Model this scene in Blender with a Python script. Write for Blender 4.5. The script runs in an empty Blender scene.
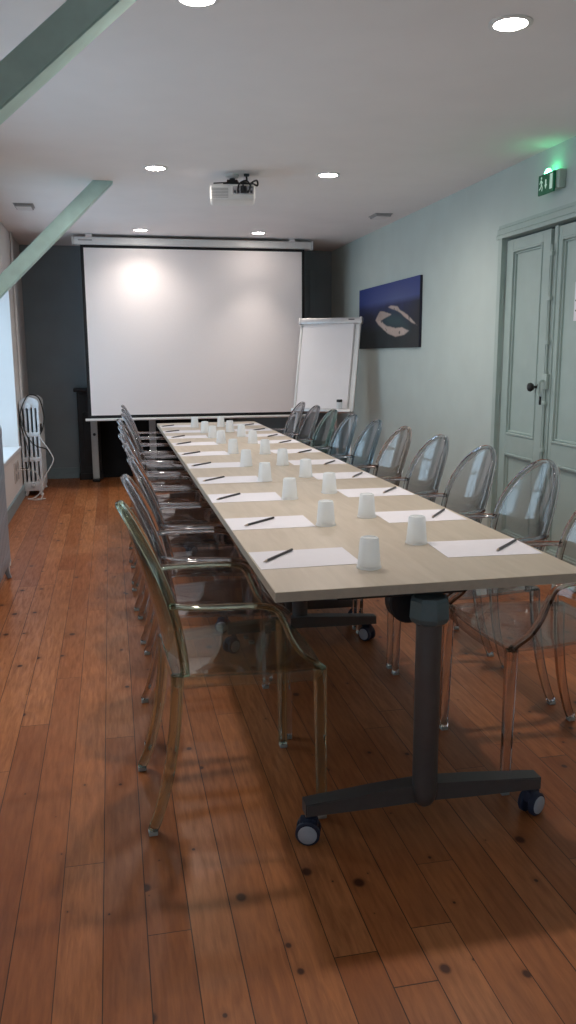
import bpy, bmesh, math, random
from mathutils import Vector, Matrix
random.seed(7)
S = bpy.context.scene
COL = S.collection
PI = math.pi
sin, cos = math.sin, math.cos

# ------------------------------------------------------------------ camera
YAW, PITCH, ROLL, FPX, CAMH = .2085, .1883, -.0053, 823.2, 1.3363
fw = Vector((sin(YAW)*cos(PITCH), cos(YAW)*cos(PITCH), -sin(PITCH)))
r0 = Vector((cos(YAW), -sin(YAW), 0)); u0 = r0.cross(fw)
rr = r0*cos(ROLL)+u0*sin(ROLL); uu = u0*cos(ROLL)-r0*sin(ROLL)
cd = bpy.data.cameras.new('camera'); cam = bpy.data.objects.new('camera', cd); COL.objects.link(cam)
M3 = Matrix((rr, uu, -fw)).transposed()
cam.matrix_world = Matrix.Translation((0, 0, CAMH)) @ M3.to_4x4()
cd.sensor_fit = 'VERTICAL'; cd.sensor_height = 24; cd.sensor_width = 24
cd.lens = FPX/1024*24; cd.clip_start = .02
S.camera = cam

# ------------------------------------------------------------------ light and exposure
SKY = 2.25
LAMP_W = 27.0
DISC = 40.0
EXPOSURE = 0.63
LAMP_COL = (1, .90, .82)
S.view_settings.view_transform = 'Standard'; S.view_settings.look = 'None'
S.view_settings.gamma = 1; S.view_settings.use_curve_mapping = False
S.view_settings.exposure = EXPOSURE
cy = S.cycles
cy.max_bounces = 32; cy.diffuse_bounces = 5; cy.glossy_bounces = 5
cy.transmission_bounces = 28; cy.transparent_max_bounces = 64
cy.caustics_reflective = False; cy.caustics_refractive = False
cy.sample_clamp_indirect = 4.0
cy.use_denoising = True
w = bpy.data.worlds.new('daylight'); S.world = w; w.use_nodes = True
w.node_tree.nodes['Background'].inputs[0].default_value = (.58, .80, 1, 1)
w.node_tree.nodes['Background'].inputs[1].default_value = SKY

XL, XR, YB, YN, ZC = -.88, 2.51, 9.40, -2.5, 2.49     # room box
WINDOWS = [(6.0, 8.13, .50, 2.0), (3.0, 4.7, .50, 2.0), (-1.9, .2, .50, 2.0)]   # y0 y1 z0 z1 in the left wall; last two unseen, added for daylight

# the open window bays let the sky in: portals only guide the sampling
for (y0, y1, z0, z1) in WINDOWS:
    ld = bpy.data.lights.new('window_portal', 'AREA'); ld.shape = 'RECTANGLE'
    ld.size = (z1-z0); ld.size_y = (y1-y0); ld.cycles.is_portal = True
    o = bpy.data.objects.new('window_portal', ld); COL.objects.link(o)
    o.location = (XL-.33, (y0+y1)/2, (z0+z1)/2); o.rotation_euler = (0, -PI/2, 0)

# ------------------------------------------------------------------ materials
class N:
    """tiny node helper"""
    def __init__(s, name):
        s.m = bpy.data.materials.new(name); s.m.use_nodes = True
        s.t = s.m.node_tree; s.b = s.t.nodes['Principled BSDF']; s.out = s.t.nodes['Material Output']
    def n(s, typ, **kw):
        n = s.t.nodes.new(typ)
        for k, v in kw.items(): setattr(n, k, v)
        return n
    def l(s, a, b): s.t.links.new(a, b)
    def math(s, op, a, b=None, c=None):
        n = s.n('ShaderNodeMath', operation=op)
        for i, v in enumerate((a, b, c)):
            if v is None: continue
            if isinstance(v, (int, float)): n.inputs[i].default_value = v
            else: s.l(v, n.inputs[i])
        return n.outputs[0]
    def mix(s, f, a, b, blend='MIX'):
        n = s.n('ShaderNodeMix', data_type='RGBA', blend_type=blend)
        for i, v in ((0, f), (6, a), (7, b)):
            if isinstance(v, (int, float)): n.inputs[i].default_value = v
            elif isinstance(v, tuple): n.inputs[i].default_value = (*v, 1) if len(v) == 3 else v
            else: s.l(v, n.inputs[i])
        return n.outputs[2]
    def noise(s, scale, vec=None, detail=3, rough=.5):
        n = s.n('ShaderNodeTexNoise'); n.inputs['Scale'].default_value = scale
        n.inputs['Detail'].default_value = detail; n.inputs['Roughness'].default_value = rough
        if vec is not None: s.l(vec, n.inputs['Vector'])
        return n
    def ramp(s, f, stops):
        n = s.n('ShaderNodeValToRGB'); s.l(f, n.inputs[0]); e = n.color_ramp.elements
        while len(e) < len(stops): e.new(.5)
        for i, (p, c) in enumerate(stops):
            e[i].position = p; e[i].color = (*c, 1) if isinstance(c, tuple) else (c, c, c, 1)
        return n.outputs[0]
    def bump(s, h, strength, dist=.002):
        n = s.n('ShaderNodeBump'); n.inputs['Strength'].default_value = strength
        n.inputs['Distance'].default_value = dist; s.l(h, n.inputs['Height']); s.l(n.outputs[0], s.b.inputs['Normal'])

def simple(name, col, rough=.5, metal=0, spec=.5, var=.06, scale=30, bump=0, emit=None, es=1):
    m = N(name)
    tc = m.n('ShaderNodeTexCoord').outputs['Object']
    no = m.noise(scale, tc)
    lo = tuple(max(0, c*(1-var)) for c in col); hi = tuple(min(1, c*(1+var)) for c in col)
    m.l(m.ramp(no.outputs[0], [(.3, lo), (.7, hi)]), m.b.inputs['Base Color'])
    m.b.inputs['Roughness'].default_value = rough; m.b.inputs['Metallic'].default_value = metal
    m.b.inputs['Specular IOR Level'].default_value = spec
    if bump: m.bump(no.outputs[0], bump)
    if emit:
        m.b.inputs['Emission Color'].default_value = (*emit, 1); m.b.inputs['Emission Strength'].default_value = es
    return m.m

def clear_plastic(name, tint, edge, rough=.03, fmul=1.0, haze=.03):
    """moulded clear plastic: tinted see-through body, fresnel gloss, longer path through it at grazing angles"""
    m = N(name); m.t.nodes.remove(m.b)
    lw = m.n('ShaderNodeLayerWeight'); lw.inputs[0].default_value = .5
    f = m.math('POWER', lw.outputs['Facing'], 2.2)
    tc = m.n('ShaderNodeTexCoord').outputs['Object']
    no = m.noise(9, tc, 2)
    col = m.mix(f, tint, edge)
    tr = m.n('ShaderNodeBsdfTransparent'); m.l(col, tr.inputs[0])
    gl = m.n('ShaderNodeBsdfGlossy'); gl.inputs['Roughness'].default_value = rough
    bp = m.n('ShaderNodeBump'); bp.inputs['Strength'].default_value = .12; bp.inputs['Distance'].default_value = .004
    m.l(no.outputs[0], bp.inputs['Height']); m.l(bp.outputs[0], gl.inputs['Normal'])
    ff = m.math('ADD', m.math('MULTIPLY', m.math('POWER', lw.outputs['Facing'], 5), .9), .045*fmul)
    df = m.n('ShaderNodeBsdfDiffuse'); df.inputs[0].default_value = (.62, .62, .62, 1)
    hz = m.n('ShaderNodeMixShader'); hz.inputs[0].default_value = haze; m.l(tr.outputs[0], hz.inputs[1]); m.l(df.outputs[0], hz.inputs[2])
    mx = m.n('ShaderNodeMixShader'); m.l(ff, mx.inputs[0]); m.l(hz.outputs[0], mx.inputs[1]); m.l(gl.outputs[0], mx.inputs[2])
    m.l(mx.outputs[0], m.out.inputs[0])
    return m.m

def floor_material():
    m = N('pine_boards'); W = .102; L = 2.3
    g = m.n('ShaderNodeNewGeometry').outputs['Position']
    sp = m.n('ShaderNodeSeparateXYZ'); m.l(g, sp.inputs[0]); x, y = sp.outputs[0], sp.outputs[1]
    u = m.math('DIVIDE', m.math('ADD', x, 5-.029+W*.0), W)
    idx = m.math('FLOOR', u); fr = m.math('FRACT', u)
    wn = m.n('ShaderNodeTexWhiteNoise', noise_dimensions='1D'); m.l(idx, wn.inputs['W'])
    r1 = wn.outputs['Value']
    v = m.math('DIVIDE', m.math('ADD', y, m.math('MULTIPLY', r1, 7.3)), L)
    jdx = m.math('FLOOR', v); fv = m.math('FRACT', v)
    cid = m.math('ADD', m.math('MULTIPLY', idx, 13.7), m.math('MULTIPLY', jdx, 5.31))
    wn2 = m.n('ShaderNodeTexWhiteNoise', noise_dimensions='1D'); m.l(cid, wn2.inputs['W'])
    r2 = wn2.outputs['Value']
    cb = m.n('ShaderNodeCombineXYZ')
    m.l(m.math('ADD', m.math('MULTIPLY', x, 1.0), m.math('MULTIPLY', r2, 31)), cb.inputs[0])
    m.l(m.math('MULTIPLY', y, .10), cb.inputs[1]); m.l(m.math('MULTIPLY', r2, 17), cb.inputs[2])
    grain = m.noise(75, cb.outputs[0], 4, .6)
    grain.inputs['Distortion'].default_value = .35
    base = m.ramp(r2, [(0, (.31, .094, .027)), (.35, (.39, .122, .037)), (.7, (.45, .150, .048)), (1, (.52, .19, .067))])
    base = m.mix(m.ramp(grain.outputs[0], [(.35, 0.0), (.70, .60)]), base, (.17, .045, .014))
    # broad wear patches
    wear = m.noise(1.6, g, 3)
    base = m.mix(m.ramp(wear.outputs[0], [(.4, 0.0), (.75, .28)]), base, (.50, .22, .10))
    # knots
    kb = m.n('ShaderNodeCombineXYZ'); m.l(m.math('ADD', x, m.math('MULTIPLY', r1, 9.1)), kb.inputs[0]); m.l(m.math('MULTIPLY', y, .8), kb.inputs[1])
    vo = m.n('ShaderNodeTexVoronoi'); vo.voronoi_dimensions = '2D'; vo.inputs['Scale'].default_value = 6.4; m.l(kb.outputs[0], vo.inputs['Vector'])
    sep = m.n('ShaderNodeSeparateColor'); m.l(vo.outputs['Color'], sep.inputs[0])
    rad = m.math('MULTIPLY', m.math('MULTIPLY', sep.outputs[0], sep.outputs[0]), .105)
    kd = m.math('DIVIDE', vo.outputs['Distance'], m.math('ADD', rad, .011))
    core = m.ramp(kd, [(.55, .92), (1.0, 0.0)])
    halo = m.ramp(m.math('MULTIPLY', kd, .33), [(.3, .35), (1.0, 0.0)])
    seln = m.math('GREATER_THAN', sep.outputs[1], .35)
    base = m.mix(m.math('MULTIPLY', halo, seln), base, (.16, .05, .018))
    base = m.mix(m.math('MULTIPLY', core, seln), base, (.050, .013, .007))
    # gaps
    e = m.math('MULTIPLY', m.math('MINIMUM', fr, m.math('SUBTRACT', 1, fr)), W)
    e2 = m.math('MULTIPLY', m.math('MINIMUM', fv, m.math('SUBTRACT', 1, fv)), L)
    gap = m.math('LESS_THAN', m.math('MINIMUM', e, e2), m.math('ADD', .0009, m.math('MULTIPLY', r1, .0009)))
    base = m.mix(m.math('MULTIPLY', gap, .85), base, (.018, .008, .005))
    m.l(base, m.b.inputs['Base Color'])
    m.l(m.ramp(grain.outputs[0], [(.3, .30), (.8, .46)]), m.b.inputs['Roughness'])
    m.b.inputs['Specular IOR Level'].default_value = .27
    h = m.math('SUBTRACT', m.math('MULTIPLY', grain.outputs[0], .25), gap)
    m.bump(h, .35, .0015)
    return m.m

def maple_material():
    m = N('pale_maple_laminate')
    tc = m.n('ShaderNodeNewGeometry').outputs['Position']
    mp = m.n('ShaderNodeMapping'); mp.inputs['Scale'].default_value = (6, .6, 6); m.l(tc, mp.inputs[0])
    n = m.noise(5, mp.outputs[0], 5, .6); n.inputs['Distortion'].default_value = .6
    m.l(m.ramp(n.outputs[0], [(.3, (.46, .385, .295)), (.7, (.54, .46, .365))]), m.b.inputs['Base Color'])
    m.b.inputs['Roughness'].default_value = .38
    return m.m

MAT = dict(
    floor=floor_material(),
    ceiling=simple('matt_white_ceiling', (.84, .80, .79), .9, var=.02, scale=3),
    mint=simple('mint_wall_paint', (.505, .58, .55), .75, var=.03, scale=4),
    whitewall=simple('white_window_wall', (.76, .75, .75), .8, var=.02, scale=4),
    slate=simple('dark_slate_wall', (.29, .36, .40), .8, var=.05, scale=4),  # even blue-grey tone, darker than the mint walls
    skirt=simple('grey_blue_skirting', (.25, .34, .38), .5),
    door=simple('sage_green_gloss_paint', (.37, .46, .43), .42, var=.04, scale=8),
    gap_shade=simple('gap_shade', (.01, .015, .015), .9),
    beam=simple('mint_painted_timber', (.50, .72, .69), .6, var=.08, scale=12, bump=.2),
    white=simple('white_plastic', (.75, .74, .72), .4, var=.02),
    whitegloss=simple('white_enamel', (.72, .76, .80), .3, var=.03),
    bluegrey=simple('blue_grey_radiator', (.30, .36, .44), .35, var=.03),  # near radiator, darker and bluer than the far one
    frame_w=simple('white_window_paint', (.8, .82, .84), .4, var=.02),
    screen=simple('matt_projection_cloth', (.88, .82, .81), .85, var=.015, scale=200),
    black=simple('black_plastic', (.012, .012, .014), .45),
    blackcloth=simple('black_screen_border', (.008, .008, .009), .8),
    marble=simple('black_stone', (.006, .0065, .008), .5, var=.4, scale=6),
    soot=simple('soot_lining', (.006, .006, .006), .95),
    post=simple('pale_grey_metal', (.42, .43, .42), .45, var=.04),
    maple=maple_material(),
    maple_edge=simple('maple_edge_band', (.52, .43, .33), .45, var=.05, scale=60),
    steel=simple('grey_lacquered_steel', (.115, .11, .108), .38, metal=.35, var=.05),
    collar=simple('grey_blue_plastic', (.10, .135, .14), .4, var=.04),
    wheelgrey=simple('grey_wheel_plastic', (.42, .45, .50), .45),
    tyre=simple('navy_rubber', (.015, .02, .045), .6),
    paper=simple('white_paper', (.76, .74, .78), .8, var=.01),
    pencil=simple('dark_pencil_lacquer', (.02, .018, .022), .35),
    tip=simple('pencil_tip_wood', (.45, .36, .28), .6),
    alu=simple('brushed_aluminium', (.62, .61, .61), .38, metal=.5, var=.05),
    flip=simple('flipchart_paper', (.86, .82, .82), .85, var=.015, scale=5),
    iron=simple('black_iron', (.02, .018, .017), .4, metal=.4),
    brass=simple('aged_latch_metal', (.30, .34, .32), .4, metal=.5),
    green=simple('exit_green', (.003, .075, .035), .5, emit=(.0, .16, .06), es=.12),
    pict=simple('exit_pictogram_white', (.6, .75, .66), .5, emit=(.5, .8, .62), es=.18),
    led=simple('green_led', (.1, .9, .4), .4, emit=(.12, 1, .42), es=14),
    sign_body=simple('sign_housing', (.45, .55, .48), .5),
    cable=simple('black_cable', (.012, .012, .013), .5),
    wcable=simple('white_cable', (.65, .64, .62), .5),
    ink=simple('dark_print', (.05, .05, .06), .7),
    chrome=simple('projector_ring', (.5, .5, .52), .25, metal=.7),
    outlet=simple('outlet_plastic', (.60, .56, .54), .5),
    canvas_edge=simple('canvas_side', (.012, .014, .03), .7),
    ventgrey=simple('vent_grey', (.36, .35, .35), .6),
)
def disc_mat():
    m = N('lamp_diffuser'); m.b.inputs['Base Color'].default_value = (.9, .9, .9, 1)
    m.b.inputs['Emission Color'].default_value = (*LAMP_COL, 1); m.b.inputs['Emission Strength'].default_value = DISC
    return m.m
MAT['disc'] = disc_mat()
def cup_mat():
    m = N('frosted_white_plastic')
    b = m.b; b.inputs['Base Color'].default_value = (.92, .95, .97, 1); b.inputs['Roughness'].default_value = .35
    tl = m.n('ShaderNodeBsdfTranslucent'); tl.inputs[0].default_value = (.93, .97, .99, 1)
    tp = m.n('ShaderNodeBsdfTransparent')
    a = m.n('ShaderNodeMixShader'); a.inputs[0].default_value = .45; m.l(b.outputs[0], a.inputs[1]); m.l(tl.outputs[0], a.inputs[2])
    c = m.n('ShaderNodeMixShader'); c.inputs[0].default_value = .28; m.l(a.outputs[0], c.inputs[1]); m.l(tp.outputs[0], c.inputs[2])
    m.l(c.outputs[0], m.out.inputs[0])
    return m.m
MAT['cup'] = cup_mat()
def pane_mat():
    m = N('window_glass'); m.t.nodes.remove(m.b)
    tr = m.n('ShaderNodeBsdfTransparent'); tr.inputs[0].default_value = (.97, .98, .98, 1)
    gl = m.n('ShaderNodeBsdfGlossy'); gl.inputs['Roughness'].default_value = .02
    fr = m.n('ShaderNodeLayerWeight'); fr.inputs[0].default_value = .5; mx = m.n('ShaderNodeMixShader')
    ff = m.math('ADD', m.math('MULTIPLY', m.math('POWER', fr.outputs['Facing'], 5), .9), .04)
    m.l(ff, mx.inputs[0]); m.l(tr.outputs[0], mx.inputs[1]); m.l(gl.outputs[0], mx.inputs[2]); m.l(mx.outputs[0], m.out.inputs[0])
    return m.m
MAT['pane'] = pane_mat()

# chair tints: (panel tint, panel edge, frame tint, frame edge)
TINTS = {
    'smoke': ((.93, .93, .935), (.42, .43, .45), (.91, .91, .92)),
    'green': ((.93, .95, .91), (.48, .53, .44), (.885, .925, .855)),
    'amber': ((.95, .93, .915), (.50, .45, .42), (.93, .885, .86)),
    'teal':  ((.84, .93, .92), (.28, .40, .39), (.84, .91, .90)),
    'blue':  ((.86, .92, .95), (.30, .38, .44), (.86, .905, .935)),
}
def moulded(name, tint, rough=.0):
    """thick moulded clear polycarbonate: bends the light that passes through it"""
    m = N(name); m.t.nodes.remove(m.b)
    g = m.n('ShaderNodeBsdfGlass'); g.inputs['IOR'].default_value = 1.50; g.inputs['Roughness'].default_value = rough
    no = m.noise(14, m.n('ShaderNodeTexCoord').outputs['Object'], 2)
    m.l(m.ramp(no.outputs[0], [(.3, tuple(c*.97 for c in tint)), (.7, tint)]), g.inputs['Color'])
    m.l(g.outputs[0], m.out.inputs[0]); return m.m
PANEL, FRAME = {}, {}
for k, (a, b, c) in TINTS.items():
    PANEL[k] = clear_plastic(k+'_clear_panel', a, b, .04, 1.2, .02)
    FRAME[k] = moulded(k+'_clear_frame', c)
MAT['foot'] = simple('clear_foot_cap', (.42, .44, .42), .25)

# ------------------------------------------------------------------ mesh helpers
def obj(name, bm, mat, parent=None, smooth=False, loc=None):
    me = bpy.data.meshes.new(name); bmesh.ops.recalc_face_normals(bm, faces=bm.faces)
    bm.to_mesh(me); bm.free()
    mats = mat if isinstance(mat, (list, tuple)) else [mat]
    for mm in mats: me.materials.append(mm)
    if smooth:
        for p in me.polygons: p.use_smooth = True
        if smooth != 'all':
            try: me.set_sharp_from_angle(angle=math.radians(38))
            except Exception: pass
    o = bpy.data.objects.new(name, me); COL.objects.link(o)
    if parent: o.parent = parent
    if loc: o.location = loc
    return o
def tag(o, label, cat, group=None, kind=None):
    o['label'] = label; o['category'] = cat
    if group: o['group'] = group
    if kind: o['kind'] = kind
    return o
def thing(name, label, cat, loc=(0, 0, 0), rz=0, group=None):
    o = bpy.data.objects.new(name, None); COL.objects.link(o); o.empty_display_size = .05
    o.location = loc; o.rotation_euler = (0, 0, rz)
    return tag(o, label, cat, group)
def struct(name, bm, mat, parent=None, smooth=False):
    o = obj(name, bm, mat, parent, smooth)
    o['kind'] = 'structure'
    return o
def BM(): return bmesh.new()
def box(bm, x0, x1, y0, y1, z0, z1, bev=0, seg=2, M=None, mi=0):
    r = bmesh.ops.create_cube(bm, size=1)
    vs = r['verts']
    for v in vs: v.co = Vector(((x0+x1)/2+v.co.x*(x1-x0), (y0+y1)/2+v.co.y*(y1-y0), (z0+z1)/2+v.co.z*(z1-z0)))
    fs = set(f for v in vs for f in v.link_faces)
    if bev:
        es = list(set(e for v in vs for e in v.link_edges))
        rb = bmesh.ops.bevel(bm, geom=es, offset=bev, segments=seg, affect='EDGES', profile=.5)
        vs = list(set(v for v in rb['verts']) | set(v for v in vs if v.is_valid))
        fs = set(f for v in vs for f in v.link_faces)
    if mi:
        for f in fs: f.material_index = mi
    if M is not None:
        for v in set(v for f in fs for v in f.verts): v.co = M @ v.co
    return bm
def section(w, h, n=12, p=3.0):
    out = []
    for i in range(n):
        a = 2*PI*(i+.5)/n; c, s_ = cos(a), sin(a)
        k = (abs(c)**p+abs(s_)**p)**(-1/p)
        out.append((w/2*c*k, h/2*s_*k))
    return out
def catmull(pts, sub):
    P = [Vector(p) for p in pts]; out = []
    for i in range(len(P)-1):
        a = P[max(i-1, 0)]; b = P[i]; c = P[i+1]; d = P[min(i+2, len(P)-1)]
        for j in range(sub):
            t = j/sub
            out.append(.5*((2*b)+(c-a)*t+(2*a-5*b+4*c-d)*t*t+(3*b-a-3*c+d)*t**3))
    out.append(P[-1]); return out
def sweep(bm, pts, w, h, up=(0, 0, 1), n=12, p=3.0, taper=None, cap=True):
    """rounded bar along pts; w across, h along 'up'"""
    P = [Vector(q) for q in pts]; rings = []
    for i, q in enumerate(P):
        t = (P[min(i+1, len(P)-1)]-P[max(i-1, 0)]).normalized()
        u = Vector(up(i) if callable(up) else up); s_ = t.cross(u)
        if s_.length < 1e-4: s_ = t.orthogonal()
        s_.normalize(); u = s_.cross(t).normalized()
        k = taper(i/(len(P)-1)) if taper else 1
        rings.append([bm.verts.new(q+s_*a*k+u*b*k) for a, b in section(w, h, n, p)])
    for i in range(len(rings)-1):
        for j in range(n):
            bm.faces.new((rings[i][j], rings[i][(j+1) % n], rings[i+1][(j+1) % n], rings[i+1][j]))
    if cap:
        bm.faces.new(rings[0][::-1]); bm.faces.new(rings[-1])
    return bm
def tube(bm, pts, r, sub=6, n=8):
    return sweep(bm, catmull(pts, sub), r*2, r*2, up=(.13, .27, .95), n=n, p=2.0)
def lathe(bm, prof, n=24, axis='Z', c=(0, 0, 0), capb=True, capt=True):
    rings = []
    for (r, z) in prof:
        ring = []
        for i in range(n):
            a = 2*PI*i/n; x, y = r*cos(a), r*sin(a)
            co = (x, y, z) if axis == 'Z' else ((z, x, y) if axis == 'X' else (x, z, y))
            ring.append(bm.verts.new(Vector(co)+Vector(c)))
        rings.append(ring)
    for i in range(len(rings)-1):
        for j in range(n): bm.faces.new((rings[i][j], rings[i][(j+1) % n], rings[i+1][(j+1) % n], rings[i+1][j]))
    if capb: bm.faces.new(rings[0][::-1])
    if capt: bm.faces.new(rings[-1])
    return bm
def prism(bm, poly, to3, d):
    """poly 2D -> to3(u,v) base, extruded by vector d"""
    d = Vector(d); a = [bm.verts.new(Vector(to3(*p))) for p in poly]; b = [bm.verts.new(v.co+d) for v in a]
    bm.faces.new(a); bm.faces.new(b[::-1]); n = len(a)
    for i in range(n): bm.faces.new((a[i], a[(i+1) % n], b[(i+1) % n], b[i]))
    return bm

# ------------------------------------------------------------------ the room
b = BM(); box(b, XL-.05, XR+.05, YN-.05, YB+.05, -.08, 0); struct('floor', b, MAT['floor'])
b = BM(); box(b, XL-.4, XR+.2, YN-.2, YB+.2, ZC, ZC+.12); struct('ceiling', b, MAT['ceiling'])
b = BM(); box(b, XL-.4, XR+.2, YB, YB+.15, 0, ZC); struct('wall_back', b, MAT['slate'])
b = BM(); box(b, XL-.4, XR+.2, YN-.15, YN, 0, ZC); struct('wall_front', b, MAT['mint'])
# left wall with deep window bays
b = BM(); T = .30; ys = sorted(WINDOWS, key=lambda q: q[0]); y = YN
for (y0, y1, z0, z1) in ys:
    box(b, XL-T, XL, y, y0, 0, ZC); box(b, XL-T, XL, y0, y1, 0, z0); box(b, XL-T, XL, y0, y1, z1, ZC); y = y1
box(b, XL-T, XL, y, YB, 0, ZC); struct('wall_left', b, MAT['whitewall'])
# right wall with the doorway
DY0, DY1, DZ = 3.93, 5.08, 2.06
b = BM()
box(b, XR, XR+.2, YN, DY0, 0, ZC); box(b, XR, XR+.2, DY1, YB, 0, ZC); box(b, XR, XR+.2, DY0, DY1, DZ, ZC)
struct('wall_right', b, MAT['mint'])
# skirtings
b = BM(); box(b, XL, XL+.018, YN, YB, 0, .11, .004); struct('baseboard_left', b, MAT['skirt'])
b = BM(); box(b, XL+.018, XR, YB-.018, YB, 0, .12, .004); struct('baseboard_back', b, MAT['skirt'])
b = BM(); box(b, XR-.018, XR, YN, DY0-.13, 0, .12, .004); box(b, XR-.018, XR, DY1+.13, YB-.02, 0, .12, .004)
struct('baseboard_right', b, MAT['door'])
# windows: the first is in view, the others are added to bring in daylight
for i, (y0, y1, z0, z1) in enumerate(WINDOWS):
    xg = XL-.27; b = BM(); f = .05; ym = (y0+y1)/2
    for (a0, a1, c0, c1) in ((y0, y0+f, z0, z1), (y1-f, y1, z0, z1), (y0+f, y1-f, z0, z0+f), (y0+f, y1-f, z1-f, z1), (ym-.045, ym+.045, z0+f, z1-f)):
        box(b, xg-.03, xg+.03, a0, a1, c0, c1, .006)
    for k in (1, 2):
        zz = z0+(z1-z0)*k/3; box(b, xg-.012, xg+.014, y0+f, ym-.045, zz-.014, zz+.014); box(b, xg-.012, xg+.014, ym+.045, y1-f, zz-.014, zz+.014)
    wo = struct('window_%d' % (i+1), b, MAT['frame_w'])
    b = BM(); box(b, xg-.003, xg+.003, y0+f, y1-f, z0+f, z1-f); obj('pane', b, MAT['pane'], wo)
    b = BM(); box(b, XL-.24, XL+.02, y0-.02, y1+.02, z0-.03, z0+.002, .006); obj('window_sill', b, MAT['frame_w'], wo)
    b = BM(); tube(b, [(xg+.03, ym, 1.05), (xg+.06, ym, 1.06), (xg+.065, ym, 1.16)], .009); obj('handle', b, MAT['brass'], wo)
# vertical pipe cover in the far left corner
b = BM(); sweep(b, [(XL+.012, 8.52, .11), (XL+.012, 8.52, ZC)], .024, .05, up=(0, 1, 0)); struct('trim_1', b, MAT['whitewall'])
# the frame of a closed door in the back wall, mostly behind the screen
b = BM()
box(b, 2.25, 2.31, YB-.03, YB, .12, 2.28, .006); box(b, 1.35, 1.41, YB-.03, YB, .12, 2.28, .006); box(b, 1.41, 2.25, YB-.03, YB, 2.22, 2.28, .006)
d2 = struct('door_2', b, MAT['slate'])
b = BM(); box(b, 1.41, 2.25, YB-.012, YB, .12, 2.22)
for (z0, z1) in ((.30, .80), (.95, 2.1)):
    box(b, 1.52, 2.14, YB-.022, YB-.010, z0, z1, .008)
obj('door_panel', b, MAT['slate'], d2)

# ------------------------------------------------------------------ the double door (door_1)
b = BM(); X0 = XR
prof = [(0, 0), (-.030, 0), (-.030, .02), (-.022, .03), (-.022, .058), (-.012, .068), (-.012, .085), (0, .085)]   # (out of wall, away from opening)
def casing(b, y, sgn, z0, z1):
    prism(b, [(p[0], p[1]) for p in prof], lambda u, v: (X0+u, y+sgn*v, z0), (0, 0, z1-z0))
casing(b, DY1, 1, 0, DZ+.0); casing(b, DY0, -1, 0, DZ+.0)
prism(b, prof, lambda u, v: (X0+u, DY0-.085, DZ+v), (0, DY1-DY0+.17, 0))
d1 = struct('door_1', b, MAT['door'])
b = BM(); box(b, XR+.06, XR+.08, DY0, DY1, 0, DZ); obj('gap_shade_sheet', b, MAT['gap_shade'], d1)  # near-black sheet behind the leaves, stands in for shade in the gaps
def leaf(y0, y1, name):
    """panelled door leaf between y0<y1"""
    b = BM(); xo = XR+.005; xb = XR+.045; g = .004
    zs = [(.16, .70), (.82, 1.98)]; st = .085
    ya, yb = y0+g, y1-g; zt = DZ-.016
    box(b, xo, xb, ya, ya+st, .01, zt, .003); box(b, xo, xb, yb-st, yb, .01, zt, .003)
    for (c0, c1) in ((.01, zs[0][0]), (zs[0][1], zs[1][0]), (zs[1][1], zt)): box(b, xo, xb, ya+st, yb-st, c0, c1, .003)
    for (z0, z1) in zs:
        p0, p1 = ya+st, yb-st
        box(b, xo+.018, xb-.006, p0, p1, z0, z1)                      # sunk panel
        for (inset, wd, xx, dd) in ((0, .016, xo-.006, .024), (.016, .012, xo+.006, .014)):      # stepped moulding
            q0, q1, r0_, r1_ = p0+inset, p1-inset, z0+inset, z1-inset
            box(b, xx, xx+dd, q0, q0+wd, r0_, r1_, .004); box(b, xx, xx+dd, q1-wd, q1, r0_, r1_, .004)
            box(b, xx, xx+dd, q0+wd, q1-wd, r0_, r0_+wd, .004); box(b, xx, xx+dd, q0+wd, q1-wd, r1_-wd, r1_, .004)
    return obj(name, b, MAT['door'], d1)
DM = 4.505
l1 = leaf(DM+.020, DY1, 'door_leaf'); l2 = leaf(DY0, DM-.012, 'door_leaf')
b = BM(); box(b, XR-.003, XR+.006, DM-.066, DM-.032, .01, DZ-.01, .004); obj('cover_strip', b, MAT['door'], l2)
b = BM(); lathe(b, [(.018, 0), (.018, -.004), (.008, -.006), (.008, -.03), (.02, -.038), (.027, -.052), (.024, -.064), (.012, -.07)], 20, 'X', (XR+.005, 4.585, 1.14))
obj('door_knob', b, MAT['iron'], l1, 'y')
b = BM(); box(b, XR-.002, XR+.006, 4.545, 4.563, 1.035, 1.085, .003); box(b, XR-.004, XR+.0, 4.550, 4.558, 1.045, 1.062, mi=0); obj('keyhole_plate', b, MAT['iron'], l1)
b = BM()
tube(b, [(XR-.016, DM-.034, .2), (XR-.016, DM-.034, 1.0), (XR-.016, DM-.034, 1.95)], .006, 2)
for z in (.5, .77, 1.05, 1.40, 1.65, 1.9): box(b, XR-.026, XR-.006, DM-.050, DM-.018, z-.012, z+.012, .003)
box(b, XR-.024, XR-.006, DM-.058, DM-.012, 1.13, 1.22, .004); tube(b, [(XR-.02, DM-.034, 1.18), (XR-.05, DM-.03, 1.17), (XR-.055, DM-.03, 1.10)], .007)
obj('door_bolt', b, MAT['door'], l2, 'y')
b = BM()
for z in (.3, 1.03, 1.7): lathe(b, [(.008, -.05), (.008, .05)], 10, 'Z', (XR-.006, DY1+.002, z))
obj('hinge', b, MAT['door'], l1, 'y')
nt = thing('notice', 'white paper notice taped on the right leaf of the double door', 'notice', (XR+.0215, 4.16, 1.62))
b = BM(); box(b, -.001, .0008, -.105, .105, -.105, .105); obj('sheet', b, MAT['paper'], nt)
b = BM()
for k, (z, l) in enumerate(((.06, .13), (.035, .10), (.005, .15), (-.02, .12), (-.05, .14))): box(b, -.0016, -.0009, -l/2+.02, l/2+.02, z-.004, z+.004)
obj('print', b, MAT['ink'], nt)

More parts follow.
